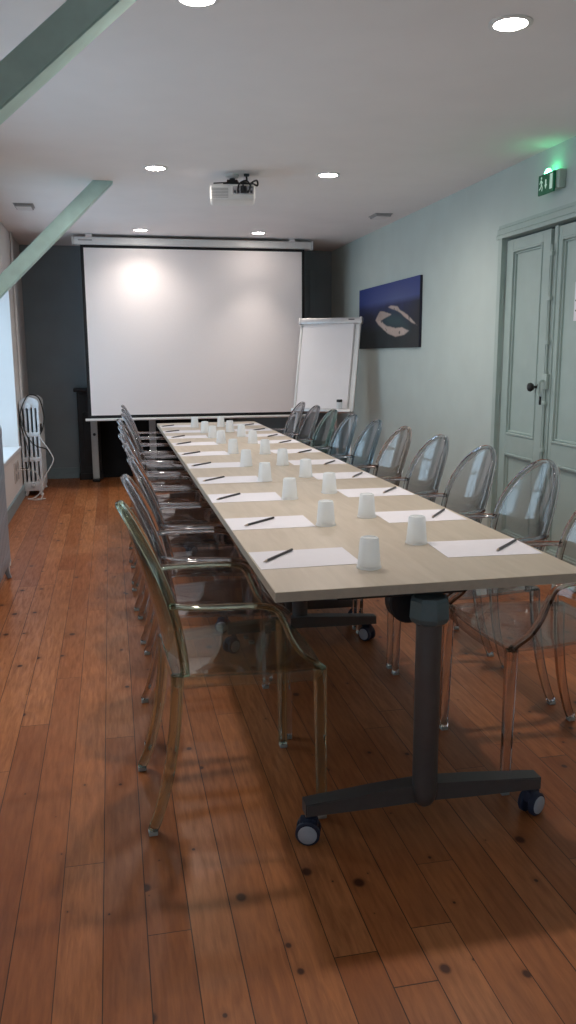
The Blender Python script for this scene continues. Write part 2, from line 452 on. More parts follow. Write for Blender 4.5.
# ------------------------------------------------------------------ timber braces
def brace(Y, top, foot, wd, dp, label):
    """diagonal timber from the ceiling down to the left wall; top/foot = centre line (x,z)"""
    b = BM(); t = Vector((top[0], 0, top[1])); f = Vector((foot[0], 0, foot[1])); d = (f-t).normalized(); n = Vector((-d.z, 0, d.x))
    if n.z < 0: n = -n
    def clip_z(p): return p+d*((ZC-p.z)/d.z)
    def clip_x(p): return p+d*((XL-p.x)/d.x)
    a = clip_z(t+n*wd/2); c = clip_z(t-n*wd/2); e = clip_x(t-n*wd/2); g = clip_x(t+n*wd/2)
    prism(b, [(v.x, v.z) for v in (a, c, e, g)], lambda u, v: (u, Y, v), (0, dp, 0))
    bmesh.ops.bevel(b, geom=[e_ for e_ in b.edges if abs((e_.verts[0].co-e_.verts[1].co).normalized().dot(d)) > .99], offset=.006, segments=2, affect='EDGES')
    o = obj('timber_brace', b, MAT['beam']); tag(o, label, 'beam', None)
    return o
brace(5.95, (.005, 2.49), (-.69, 1.81), .092, .12, 'mint painted timber brace rising to the ceiling in front of the screen, farther one')
brace(2.6, (.19, 2.49), (-.265, 2.085), .09, .12, 'mint painted timber brace crossing the top left corner, nearer one')

# ------------------------------------------------------------------ ceiling lamps
NTH = ['first', 'second', 'third', 'fourth', 'fifth', 'sixth', 'seventh', 'eighth', 'ninth', 'tenth']
lamps = [(.33, 2.96, 'recessed ceiling spotlight cut by the top edge of the photo, nearest on the left'),
         (1.443, 2.96, 'large bright recessed ceiling spotlight nearest on the right'),
         (.33, 5.50, 'recessed ceiling spotlight left of the projector, in the middle row'),
         (1.443, 5.50, 'recessed ceiling spotlight right of the projector, in the middle row'),
         (.33, 8.13, 'recessed ceiling spotlight above the left part of the screen, farthest row'),
         (1.443, 8.13, 'recessed ceiling spotlight above the right part of the screen, farthest row')]
for i, (x, y, lab) in enumerate(lamps):
    t = thing('ceiling_spotlight', lab, 'ceiling light', (x, y, ZC), 0, 'recessed spotlights in the ceiling')
    b = BM(); lathe(b, [(.058, 0), (.078, 0), (.078, -.003), (.070, -.007), (.060, -.006), (.058, -.002)], 32, capb=False, capt=False); obj('trim_ring', b, MAT['white'], t, 'y')
    b = BM(); lathe(b, [(.060, -.0005), (.060, -.003), (.03, -.0045), (.002, -.005)], 32); obj('diffuser', b, MAT['disc'], t, 'y')
    ld = bpy.data.lights.new('spotlight_beam', 'SPOT'); ld.energy = LAMP_W; ld.color = LAMP_COL; ld.spot_size = math.radians(172); ld.spot_blend = .7; ld.shadow_soft_size = .055
    lo = bpy.data.objects.new('spotlight_beam', ld); COL.objects.link(lo); lo.parent = t; lo.location = (0, 0, -.02)
    if i == 4:
        ld.spot_size = math.radians(140); ld.spot_blend = 1; ld.energy = LAMP_W*.75
    elif i == 5: ld.spot_size = math.radians(84); ld.spot_blend = 1; ld.energy = LAMP_W*.9

# ------------------------------------------------------------------ vents, sensor, outlets
for (x, y, lab) in ((-.60, 7.0, 'small grey slatted ceiling vent near the left wall'), (2.28, 6.95, 'small grey slatted ceiling vent near the right wall above the picture')):
    t = thing('ceiling_vent', lab, 'vent', (x, y, ZC), 0, 'small vents in the ceiling')
    b = BM(); hw, hl = .075, .10
    box(b, -hw, hw, -hl, hl, -.006, 0, .002); box(b, -hw+.01, hw-.01, -hl+.01, hl-.01, -.022, -.006, .004); obj('frame', b, MAT['ventgrey'], t)
    b = BM()
    for k in range(6): box(b, -hw+.018, hw-.018, -hl+.03+k*.027, -hl+.042+k*.027, -.026, -.0215)
    obj('slats', b, MAT['ceiling'], t)
b = BM(); lathe(b, [(.055, 0), (.055, .018), (.045, .028), (.02, .032)], 24, 'X', (XL, 7.55, 2.13))
tag(obj('wall_sensor', b, MAT['white'], None, 'y'), 'round white sensor high on the left wall above the window', 'sensor')
t = thing('wall_outlet', 'double power outlet plate low on the left wall under the window', 'outlet', (XL, 7.77, .31))
b = BM(); box(b, 0, .010, -.16, .16, -.09, .09, .004); obj('plate', b, MAT['outlet'], t)
for (dy, dz) in ((-.08, .045), (-.08, -.045), (.08, .045), (.08, -.045)):
    b = BM(); lathe(b, [(.034, .010), (.034, .014), (.028, .014), (.027, .0105)], 16, 'X', (0, dy, dz)); obj('socket', b, MAT['ventgrey'], t, 'y')

# ------------------------------------------------------------------ projection screen
SY = 8.50
t = thing('projection_screen', 'large white pull-down projection screen with black border on the far wall', 'projection screen', (.87, SY, 0))
b = BM(); box(b, -1.165, 1.18, -.045, .06, 2.392, 2.462, .012, 3); obj('roller_case', b, MAT['white'], t, 'y')
for x in (-1.1725, 1.1875): b = BM(); box(b, x-.0075, x+.0075, -.048, .063, 2.387, 2.466, .004); obj('end_cap', b, MAT['white'], t)
for x in (-1.02, .98): b = BM(); box(b, x-.03, x+.03, -.03, .05, 2.46, ZC, .004); obj('ceiling_bracket', b, MAT['ceiling'], t)
b = BM(); box(b, -1.12, -.99, -.047, -.044, 2.425, 2.437); obj('maker_plate', b, MAT['ventgrey'], t)
b = BM(); box(b, -1.105, 1.115, .001, .004, .72, 2.40)
obj('black_border', b, MAT['blackcloth'], t)
b = BM(); box(b, -1.075, 1.085, -.002, .001, .752, 2.365); obj('screen_cloth', b, MAT['screen'], t)
b = BM(); sweep(b, [(-1.135, 0, .709), (1.155, 0, .709)], .03, .026, n=12, p=3); obj('bottom_bar', b, MAT['white'], t, 'y')

# ------------------------------------------------------------------ fireplace and the grey frame behind the screen
t = thing('fireplace', 'black stone fireplace behind the lower edge of the projection screen', 'fireplace', (.46, YB-.02, 0))
b = BM(); box(b, -.86, .86, -.20, -.0, .96, 1.0, .008); box(b, -.83, .83, -.17, -.0, .935, .96, .004); obj('mantel_shelf', b, MAT['marble'], t)
for s_ in (-1, 1):
    b = BM(); x0, x1 = sorted((s_*.83, s_*.60)); box(b, x0, x1, -.14, 0, .06, .935, .006); box(b, x0-.01, x1+.01, -.155, 0, 0, .07, .005)
    box(b, x0+.05, x1-.05, -.15, -.13, .14, .74, .006)
    obj('jamb', b, MAT['marble'], t)
b = BM(); box(b, -.60, .60, -.13, 0, .74, .935, .005); obj('lintel', b, MAT['marble'], t)
b = BM(); box(b, -.60, .60, -.02, 0, .0, .74); obj('firebox', b, MAT['soot'], t)
t = thing('folding_frame', 'pale grey two-post frame standing against the black fireplace', 'frame', (.11, 9.105, 0))
for sx in (-.31, .31):
    b = BM(); box(b, sx-.035, sx+.035, -.02, .02, .03, .86, .006); o = obj('post', b, MAT['post'], t)
    b = BM(); lathe(b, [(.016, -.02), (.016, -.027), (.010, -.031)], 16, 'Y', (sx, 0, .51)); obj('bolt', b, MAT['black'], o, 'y')
    b = BM(); box(b, sx-.04, sx+.04, -.06, .06, 0, .03, .006); obj('foot', b, MAT['iron'], t)
b = BM(); box(b, -.36, .36, -.018, .018, .86, .91, .005); obj('top_rail', b, MAT['post'], t)

# ------------------------------------------------------------------ cast-iron radiators
def radiator(name, label, x0, x1, y0, n, pitch, h, foot, mat):
    """old cast-iron radiator: n identical sections along Y, each a slotted five-column plate"""
    t = thing(name, label, 'radiator', ((x0+x1)/2, y0, 0), 0, 'old cast-iron radiators by the left wall')
    wd = x1-x0; ncol = 5; z0 = foot; hh = h-z0; cw = wd/ncol*.62; zt = h-hh*.115
    b = BM()
    for c in range(ncol):
        x = -wd/2+cw/2+(wd-cw)*c/(ncol-1); sweep(b, [(x, pitch*.5, z0+.03), (x, pitch*.5, zt)], cw, pitch*.90, up=(0, 1, 0), n=12, p=6)
    for f0, f1 in ((.37, .42), (.635, .685), (.90, 1.0)): box(b, -wd/2, wd/2, pitch*.05, pitch*.95, h-hh*f1, h-hh*f0, .006)
    arc = [(-wd/2, zt)]+[(-wd/2*cos(PI*k/12), h-.062+.062*sin(PI*k/12)) for k in range(13)]+[(wd/2, zt)]
    prism(b, arc, lambda u, v: (u, pitch*.05, v), (0, pitch*.90, 0))
    sec = obj('section', b, mat, t, 'y')
    for k in range(1, n):
        c = sec.copy(); COL.objects.link(c); c.parent = t; c.location = (0, k*pitch, 0)
    for ky in (.5, n-.5):
        for sx in (-1, 1):
            b = BM(); sweep(b, catmull([(sx*wd*.34, ky*pitch, z0+.02), (sx*wd*.36, ky*pitch, z0*.5), (sx*wd*.44, ky*pitch, 0.004)], 5), .034, pitch*.6, up=(0, 1, 0), taper=lambda q: 1-.25*q)
            obj('leg', b, mat, t, 'y')
    b = BM(); lathe(b, [(.018, -.03), (.018, -.015), (.028, -.012), (.028, 0)], 14, 'Y', (0, 0, h-.085)); obj('plug', b, mat, t, 'y')
    b = BM(); lathe(b, [(.014, -.03), (.02, -.02), (.02, 0)], 12, 'Y', (0, 0, z0+.06)); obj('plug', b, mat, t, 'y')
    return t
radiator('cast_iron_radiator', 'white slotted cast-iron radiator draped with cables in the far left corner', -.868, -.690, 8.25, 9, .062, .955, .05, MAT['whitegloss'])
t = radiator('cast_iron_radiator', 'pale blue-white cast-iron radiator cut by the left edge of the photo', -.82, -.650, 3.86, 21, .062, .975, .10, MAT['bluegrey'])
b = BM(); tube(b, [(.02, 1.33, .10), (.045, 1.38, .11), (.05, 1.40, .06), (.05, 1.40, .004)], .013); lathe(b, [(.022, .05), (.024, .09), (.018, .10)], 14, 'Z', (.05, 1.40, .0)); obj('valve', b, MAT['whitegloss'], t, 'y')

b = BM(); tube(b, [(-.84, 8.22, .60), (-.862, 8.21, .78), (-.80, 8.24, .95), (-.74, 8.3, .975), (-.685, 8.35, .93), (-.655, 8.36, .78), (-.665, 8.30, .66), (-.69, 8.26, .60)], .006)
tube(b, [(-.862, 8.21, .80), (-.82, 8.20, .62), (-.74, 8.20, .50), (-.64, 8.22, .46), (-.60, 8.22, .40)], .006)
tube(b, [(-.84, 8.22, .60), (-.80, 8.20, .42), (-.82, 8.20, .28), (-.868, 8.10, .30)], .005)
o = obj('black_cable', b, MAT['cable'], None, 'y'); tag(o, 'black cable looped over the far white radiator', 'cable')
b = BM(); box(b, -.70, -.675, 8.30, 8.335, .62, .70, .008); obj('plug', b, MAT['cable'], o)
b = BM(); tube(b, [(-.87, 7.92, .30), (-.80, 8.16, .27), (-.73, 8.18, .22), (-.70, 8.15, .08), (-.76, 8.12, .008), (-.82, 8.05, .006), (-.74, 7.98, .006), (-.66, 8.05, .006)], .005)
tube(b, [(-.70, 8.15, .08), (-.66, 8.2, .20), (-.58, 8.22, .34), (-.60, 8.22, .42), (-.68, 8.22, .56), (-.70, 8.24, .62)], .005)
tube(b, [(-.76, 8.10, .008), (-.70, 8.05, .006), (-.69, 8.16, .05)], .005)
tag(obj('white_cable', b, MAT['wcable'], None, 'y'), 'white cable hanging off the far radiator and coiled on the floor', 'cable')
b = BM(); box(b, -.850, -.832, 8.225, 8.245, .58, .66, .005)
tag(obj('cable_adapter', b, MAT['white'], None, 'y'), 'small white adapter hanging at the left of the far radiator', 'adapter')

# ------------------------------------------------------------------ ceiling projector
t = thing('ceiling_projector', 'white projector hanging from the ceiling with black cables', 'projector', (.83, 5.62, 2.37), math.radians(-8))
b = BM(); box(b, -.145, .145, -.11, .11, -.055, .045, .018, 4); obj('body', b, MAT['white'], t, 'y')
b = BM(); box(b, -.0, .135, -.113, -.108, -.02, .03, .002); o = obj('connector_panel', b, MAT['chrome'], t)
b = BM()
for k in range(6): box(b, .008+k*.021, .022+k*.021, -.117, -.110, -.012, .004, .002)
box(b, .05, .09, -.125, -.11, -.012, .03, .003)
obj('connectors', b, MAT['black'], o)
b = BM()
for k in range(7): box(b, -.135, -.128+.10, -.1125, -.1095, -.04+k*.009, -.036+k*.009)
obj('rear_grille', b, MAT['ventgrey'], t)
b = BM(); lathe(b, [(.036, .11), (.036, .13), (.028, .132), (.02, .125)], 20, 'Y', (-.06, 0, 0)); obj('lens', b, MAT['black'], t, 'y')
b = BM(); box(b, -.06, .06, -.05, .06, .045, .062, .004); lathe(b, [(.018, .06), (.018, .115)], 12, 'Z'); box(b, -.035, .035, -.03, .03, .07, .085, .003); obj('mount', b, MAT['black'], t)
b = BM(); lathe(b, [(.045, .12), (.045, .108), (.03, .098), (.018, .096)], 24, 'Z'); obj('ceiling_plate', b, MAT['white'], t, 'y')
b = BM()
tube(b, [(.09, -.03, .118), (.092, -.05, .07), (.07, -.13, .05), (.065, -.13, -.0)], .006)
tube(b, [(.105, -.11, 0.0), (.12, -.15, .04), (.155, -.11, .065), (.16, -.08, .04), (.12, -.09, .05), (.03, -.06, .055)], .006)
tube(b, [(.03, -.115, 0), (.045, -.14, .04), (.09, -.13, .06), (.12, -.12, .02)], .005)
tube(b, [(-.12, -.09, .05), (-.05, -.06, .06), (.04, -.05, .066)], .004)
obj('cables', b, MAT['cable'], t, 'y')
b = BM(); box(b, .075, .11, -.045, -.02, .105, .12, .003); obj('cable_socket', b, MAT['black'], t)

# ------------------------------------------------------------------ exit sign
t = thing('exit_sign', 'green running-man emergency exit sign glowing above the double door', 'exit sign', (XR, 4.46, 2.285))
b = BM(); box(b, -.045, 0, -.075, .06, -.045, .055, .008, 3); obj('housing', b, MAT['sign_body'], t, 'y')
b = BM(); box(b, -.062, -.05, -.048, .125, -.060, .050, .003); pl = obj('sign_plate', b, MAT['green'], t)
b = BM(); box(b, -.05, -.045, -.03, .05, -.03, .03); obj('spacer', b, MAT['sign_body'], t)
to3 = lambda u, v: (-.0622, .037-u*.82, v*.95)      # u to the right as seen from the room
def pg(b, pts): prism(b, pts, to3, (-.0012, 0, 0))
b = BM()
pg(b, [(.052, -.045), (.088, -.045), (.088, .04), (.052, .04)])                                  # doorway
obj('door_symbol', b, MAT['pict'], pl)
b = BM()
pg(b, [(-.008, .018), (.006, .018), (.006, -.01), (.016, -.01), (-.001, -.035), (-.018, -.01), (-.008, -.01)])         # arrow
obj('arrow_symbol', b, MAT['pict'], pl)
b = BM()
pg(b, [(-.062+.008*cos(a*PI/5), .033+.008*sin(a*PI/5)) for a in range(10)])                       # head
pg(b, [(-.072, .022), (-.058, .022), (-.052, -.002), (-.064, -.004)])                             # trunk
pg(b, [(-.060, .020), (-.040, .006), (-.043, .001), (-.060, .012)]); pg(b, [(-.072, .02), (-.086, .004), (-.082, 0), (-.069, .012)])
pg(b, [(-.062, -.002), (-.052, -.002), (-.042, -.022), (-.046, -.042), (-.053, -.042), (-.051, -.022)])
pg(b, [(-.064, -.004), (-.056, -.006), (-.068, -.026), (-.088, -.034), (-.089, -.027), (-.074, -.02)])
obj('running_figure', b, MAT['pict'], pl)
b = BM(); lathe(b, [(.016, 0), (.016, .004), (.011, .012), (.004, .015)], 16, 'Z', (-.045, .045, .062)); box(b, -.06, -.03, .025, .065, .05, .062, .003); obj('green_lamp', b, MAT['led'], t, 'y')

# ------------------------------------------------------------------ sandbank picture
PY0, PY1, PZ0, PZ1 = 6.53, 8.22, 1.395, 1.97
t = thing('canvas_picture', 'wide canvas photo of a pale sandbank in dark blue sea on right wall', 'picture', (XR, (PY0+PY1)/2, (PZ0+PZ1)/2))
b = BM(); hy, hz = (PY1-PY0)/2, (PZ1-PZ0)/2; box(b, -.022, 0, -hy, hy, -hz, hz, .003); obj('canvas', b, MAT['canvas_edge'], t)
def inside(p, poly):
    c = False; n = len(poly)
    for i in range(n):
        (x1, y1), (x2, y2) = poly[i], poly[i-1]
        if (y1 > p[1]) != (y2 > p[1]) and p[0] < (x2-x1)*(p[1]-y1)/(y2-y1)+x1: c = not c
    return c
def sdist(p, poly):
    d = 9
    for i in range(len(poly)):
        a = Vector(poly[i-1]); c = Vector(poly[i]); q = Vector(p); ab = c-a
        tt = max(0, min(1, (q-a).dot(ab)/max(ab.length_squared, 1e-9))); d = min(d, (a+ab*tt-q).length)
    return -d if inside(p, poly) else d
def crop2uv(x, y):
    a = (x-65)/450; top = 155-115*a; bot = 565-20*a
    return (a, (y-top)/(bot-top))
bank1 = [crop2uv(*p) for p in [(188, 362), (205, 325), (218, 300), (245, 297), (300, 318), (268, 338), (225, 362), (245, 378), (272, 402), (300, 404), (340, 412), (385, 404), (437, 430), (400, 462), (335, 472), (285, 455), (245, 425), (205, 388)]]
bank2 = [crop2uv(*p) for p in [(282, 268), (300, 256), (345, 262), (368, 285), (420, 318), (470, 360), (502, 392), (460, 372), (420, 345), (380, 312), (350, 290), (310, 280)]]
inner = [crop2uv(*p) for p in [(240, 345), (300, 320), (380, 330), (420, 420), (370, 402), (300, 402), (262, 392)]]
from mathutils import noise as mn
NU, NV = 230, 90
me = bpy.data.meshes.new('print'); vs, fs, cols = [], [], []
for j in range(NV+1):
    for i in range(NU+1):
        a, v = i/NU, j/NV
        s_ = 1/((1-a)/PY1+a/PY0); vs.append((-.0235, s_-(PY0+PY1)/2, hz-v*2*hz))
        n1 = mn.fractal(Vector((a*9, v*5, 1)), 1, 2, 4)*.5
        hz_ = .305
        k = min(1, v/hz_); sky_ = Vector((.026, .048, .21)).lerp(Vector((.10, .13, .29)), k*.9*max(0, 1-abs(a-.6)*1.5))
        k = max(0, (v-hz_)/(1-hz_)); c = Vector((.016, .026, .10)).lerp(Vector((.010, .018, .022)), min(1, k*1.6)); c = c*(1+.7*n1)
        if a > .72: c = c.lerp(Vector((.016, .016, .020)), min(1, (a-.72)*3))
        c = sky_.lerp(c, max(0, min(1, (v-hz_+.05)/.09)))
        di = sdist((a, v), inner)
        if v > hz_: c = c.lerp(Vector((.03, .075, .085)), .85*max(0, min(1, .6-di*6)))
        d = min(sdist((a, v), bank1), sdist((a, v), bank2))+n1*.02
        n2 = mn.noise(Vector((a*26, v*16, 4)))
        sand = Vector((.50, .40, .35))*(1+.3*n1)
        if n2 > .28: sand = sand.lerp(Vector((.10, .10, .09)), min(1, (n2-.28)*5))
        c = c.lerp(sand, max(0, min(1, .5-d*60)))
        if .30 < a < .46 and .36 < v < .56: c = c*(1-.15)
        cols.append(c)
for j in range(NV):
    for i in range(NU):
        k = j*(NU+1)+i; fs.append((k, k+1, k+NU+2, k+NU+1))
me.from_pydata(vs, [], fs); ca = me.color_attributes.new('ink', 'FLOAT_COLOR', 'POINT')
for i, c in enumerate(cols): ca.data[i].color = (c.x, c.y, c.z, 1)
m = N('printed_canvas'); at = m.n('ShaderNodeAttribute'); at.attribute_name = 'ink'; m.l(at.outputs['Color'], m.b.inputs['Base Color']); m.b.inputs['Roughness'].default_value = .65
me.materials.append(m.m); o = bpy.data.objects.new('print', me); COL.objects.link(o); o.parent = t

# ------------------------------------------------------------------ flipchart
yaw = math.radians(-35); FC = (1.975, 7.70)
t = thing('flipchart_easel', 'white flipchart easel with blank pad leaning back beside the screen', 'flipchart', (FC[0], FC[1], 0), yaw)
# board frame: local x = width, local y = depth (back), tilted
tilt = math.radians(-14); MB = Matrix.Translation((0, 0, .80)) @ Matrix.Rotation(tilt, 4, 'X')
W2, H = .308, .905
def bx(b, x0, x1, y0, y1, z0, z1, bev=0): box(b, x0, x1, y0, y1, z0, z1, bev, 2, MB)
b = BM(); bx(b, -W2+.01, W2-.01, .004, .016, .01, H-.01); obj('back_board', b, MAT['white'], t)
b = BM(); bx(b, -W2, -W2+.022, -.006, .022, 0, H, .006); bx(b, W2-.022, W2, -.006, .022, 0, H, .006); bx(b, -W2, W2, -.006, .022, 0, .02, .006); obj('board_frame', b, MAT['white'], t, 'y')
b = BM(); bx(b, -W2-.008, W2+.008, -.024, .026, H-.052, H+.006, .012); o = obj('clamp_bar', b, MAT['alu'], t, 'y')
b = BM()
for s_ in (-1, 1): bx(b, s_*(W2+.002)-.014, s_*(W2+.002)+.014, -.027, .029, H-.056, H+.01, .01)
obj('corner_cap', b, MAT['alu'], o, 'y')
b = BM(); bx(b, W2-.12, W2-.06, -.0255, -.0235, H-.022, H-.012); obj('badge', b, MAT['ink'], o)
b = BM(); bx(b, -W2+.03, W2-.065, -.006, .004, .035, H-.052); obj('paper_pad', b, MAT['flip'], t)
b = BM(); bx(b, W2-.058, W2-.052, .0, .0045, .03, H-.06); obj('side_rail', b, MAT['ventgrey'], t)
b = BM(); bx(b, -W2+.01, W2-.01, -.075, .0, -.012, .004, .004); bx(b, -W2+.01, W2-.01, -.078, -.070, -.012, .018, .003); obj('pen_tray', b, MAT['alu'], t, 'y')
def W_(x, y, z): return MB @ Vector((x, y, z))
for s_ in (-1, 1):
    b = BM(); p0 = W_(s_*.26, .03, H*.75); p1 = W_(s_*.27, .03, 0); dd = (p1-p0).normalized(); p2 = p1+dd*((.012-p1.z)/dd.z)
    sweep(b, [p0, p1, p2+Vector((s_*.06, 0, 0))], .028, .022, up=(0, 1, 0)); o = obj('leg', b, MAT['alu'], t, 'y')
    b = BM(); q = p2+Vector((s_*.06, 0, 0)); lathe(b, [(.018, 0), (.02, .02), (.014, .03)], 12, 'Z', (q.x, q.y, 0)); obj('rubber_foot', b, MAT['black'], o, 'y')
b = BM(); p0 = W_(0, .03, H*.8); sweep(b, [p0, Vector((0, .50, .012))], .028, .022, up=(0, 1, 0)); o = obj('leg', b, MAT['alu'], t, 'y')
b = BM(); lathe(b, [(.018, 0), (.02, .02), (.014, .03)], 12, 'Z', (0, .50, 0)); obj('rubber_foot', b, MAT['black'], o, 'y')
Rz = Matrix.Translation((FC[0], FC[1], 0)) @ Matrix.Rotation(yaw, 4, 'Z')
pj = Rz @ W_(W2-.125, -.043, .004)
t = thing('marker_pot', 'small clear pot with dark lid on the flipchart tray', 'pot', (pj.x, pj.y, pj.z+.008))
b = BM(); lathe(b, [(.024, 0), (.026, .005), (.026, .07), (.022, .078)], 20); obj('pot_body', b, MAT['cup'], t, 'y')
b = BM(); lathe(b, [(.027, .076), (.027, .098), (.024, .10)], 20); obj('lid', b, MAT['iron'], t, 'y')

# ------------------------------------------------------------------ meeting tables
TXL, TXR, TT = .3835, 1.2633, .745
TXC = (TXL+TXR)/2
def caster(parent, x, y, rz):
    c = bpy.data.objects.new('caster', None); COL.objects.link(c); c.parent = parent
    o_ = []
    M = Matrix.Translation((x, y, 0)) @ Matrix.Rotation(rz, 4, 'Z')
    def put(b): 
        for v in b.verts: v.co = M @ v.co
    b = BM(); box(b, -.014, .014, -.012, .04, .040, .076, .008); lathe(b, [(.009, .07), (.009, .094)], 12); box(b, -.022, .022, -.006, .032, .052, .072, .009); put(b)
    obj('fork', b, MAT['tyre'], c, 'y')
    for s_ in (-1, 1):
        b = BM(); x0, x1 = s_*.008, s_*.026
        lathe(b, [(.030, x0), (.0345, x0+s_*.003), (.0345, x1-s_*.004), (.031, x1)], 28, 'X', (0, .016, .0345)); put(b); obj('wheel', b, MAT['tyre'], c, 'y')
        b = BM(); lathe(b, [(.0265, x1-s_*.001), (.0265, x1+s_*.002), (.023, x1+s_*.004), (.004, x1+s_*.0045)], 24, 'X', (0, .016, .0345)); put(b); obj('hub_cap', b, MAT['wheelgrey'], c, 'y')
def tleg(parent, y, out, rots):
    """one T-shaped leg; out = -1 when its outer side faces the camera"""
    b = BM()
    prof = [(-.352, .088), (-.352, .124), (-.14, .140), (0, .148), (.14, .140), (.352, .124), (.352, .088), (.14, .092), (0, .096), (-.14, .092)]
    prism(b, prof, lambda u, v: (TXC+u, y-.027, v), (0, .054, 0))
    bmesh.ops.bevel(b, geom=[e for e in b.edges if abs((e.verts[0].co-e.verts[1].co).y) < 1e-5], offset=.004, segments=2, affect='EDGES')
    ft = obj('foot_bar', b, MAT['steel'], parent)
    b = BM(); yy = y+out*.022
    lathe(b, [(.008, .080), (.022, .090), (.031, .105), (.0355, .128), (.0355, .66)], 28, 'Z', (0, 0, 0))
    for v in b.verts: v.co = Vector((TXC-.008+v.co.x, yy+v.co.y*.95, v.co.z))
    obj('column', b, MAT['steel'], parent, 'y')
    b = BM(); lathe(b, [(.041, .622), (.052, .630), (.057, .642), (.054, .688), (.046, .697)], 8, 'Z')
    for v in b.verts: v.co = Vector((TXC-.008+v.co.x, yy+v.co.y, v.co.z))
    obj('collar', b, MAT['collar'], parent)
    b = BM(); lathe(b, [(.056, -.025), (.060, -.020), (.060, .020), (.056, .025)], 28, 'Y', (TXC-.040, y-out*.062, .662))
    obj('tilt_hinge', b, MAT['black'], parent, 'y')
    b = BM(); box(b, TXC-.26, TXC+.10, y-.03-out*.03, y+.03-out*.03, .693, .7185, .004); obj('support_rail', b, MAT['black'], parent)
    for s_, rz in zip((-1, 1), rots): caster(parent, TXC+s_*.325, y-.005, rz)
tables = [(1.9741, 3.787, .06, .21, 'long pale maple meeting table at the near end, on grey T-legs'),
          (3.792, 5.608, .06, .12, 'middle pale maple table of the three in the row'),
          (5.613, 7.43, .06, .12, 'far pale maple table of the row, nearest the screen')]
for (y0, y1, i0, i1, lab) in tables:
    t = thing('meeting_table', lab, 'table', (0, 0, 0), 0, 'three tables joined in one long row')
    b = BM(); box(b, TXL+.001, TXR-.001, y0+.001, y1-.001, .7195, TT, .0015, 1); obj('tabletop', b, MAT['maple'], t)
    b = BM(); e = .0022
    box(b, TXL, TXL+e, y0, y1, .7185, TT-.0006); box(b, TXR-e, TXR, y0, y1, .7185, TT-.0006); box(b, TXL+e, TXR-e, y0, y0+e, .7185, TT-.0006); box(b, TXL+e, TXR-e, y1-e, y1, .7185, TT-.0006)
    obj('edge_band', b, MAT['maple_edge'], t)
    b = BM()
    for x in (TXC-.20, TXC+.16): box(b, x-.02, x+.02, y0+.12, y1-.12, .69, .7185, .003)
    obj('underframe', b, MAT['black'], t)
    tleg(t, y0+i0, -1, (1.25, -1.08)); tleg(t, y1-i1, 1, (2.2, .6))

# ------------------------------------------------------------------ sheets, pencils, cups
ROW = [2.315, 2.85, 3.40, 3.92, 4.46, 5.02, 5.61, 6.10, 6.56, 7.08]
def rowlab(k): return ('nearest row' if k == 0 else 'farthest row' if k == 9 else NTH[k]+' row from the near end')
protoS = None
for side in (0, 1):
    for k, y in enumerate(ROW):
        if not protoS:
            b = BM(); box(b, -.1485, .1485, -.105, .105, 0, .0008); protoS = obj('paper_sheet', b, MAT['paper']); o = protoS
        else:
            o = protoS.copy(); COL.objects.link(o)
        j = random.uniform(-1, 1)
        o.location = (.538+j*.006 if side == 0 else 1.105+j*.006, y+random.uniform(-.006, .006), TT+.0003); o.rotation_euler = (0, 0, random.uniform(-.03, .03)+(-.06 if side and k == 0 else 0))
        tag(o, 'blank white paper sheet, table\'s %s side, %s' % (('left', 'right')[side], rowlab(k)), 'paper', 'paper sheets laid out on the tables')
pen = None
def dup(root, label):
    c = root.copy(); COL.objects.link(c); c['label'] = label
    for ch in root.children:
        d = ch.copy(); COL.objects.link(d); d.parent = c
        for g in ch.children:
            q = g.copy(); COL.objects.link(q); q.parent = d
    return c
penL = [(.47, 2.345), (.505, 2.86), (.47, 3.42), (.47, 3.94), (.47, 4.50), (.465, 5.04), (.47, 5.64), (.47, 6.12), (.46, 6.58), (.46, 7.10)]
penR = [(1.19, 2.315), (1.185, 2.86), (1.185, 3.42), (1.18, 3.90), (1.17, 4.40), (1.16, 4.96), (1.16, 5.56), (1.16, 6.02), (1.15, 6.55), (1.15, 7.04)]
for side, L in enumerate((penL, penR)):
    for k, (x, y) in enumerate(L):
        lab = 'black pencil on the %s-hand paper sheet, %s' % (('left', 'right')[side], rowlab(k))
        if not pen:
            pen = thing('pencil', lab, 'pencil', group='pencils on the paper sheets')
            b = BM(); sweep(b, [(-.078, 0, 0), (.078, 0, 0)], .0082, .0082, n=6, p=2); obj('shaft', b, MAT['pencil'], pen)
            b = BM(); lathe(b, [(.0039, -.078), (.0022, -.088), (.0006, -.096)], 8, 'X'); obj('tip', b, MAT['tip'], pen, 'y')
            o = pen
        else: o = dup(pen, lab)
        o.location = (x, y, TT+.0055); o.rotation_euler = (0, 0, math.radians(45+random.uniform(-6, 6) if side == 0 else 50+random.uniform(-7, 7)))
cupL = [(.69, 2.16), (.72, 2.76), (.71, 3.32), (.70, 3.84), (.70, 4.40), (.715, 5.0), (.72, 5.60), (.71, 6.0), (.70, 6.42), (.67, 6.92)]
cupR = [(.93, 2.42), (.905, 2.87), (.91, 3.43), (.92, 3.92), (.90, 4.39), (.90, 4.92), (.93, 5.55), (.93, 6.05), (.90, 6.45), (.89, 6.92)]
cup = None
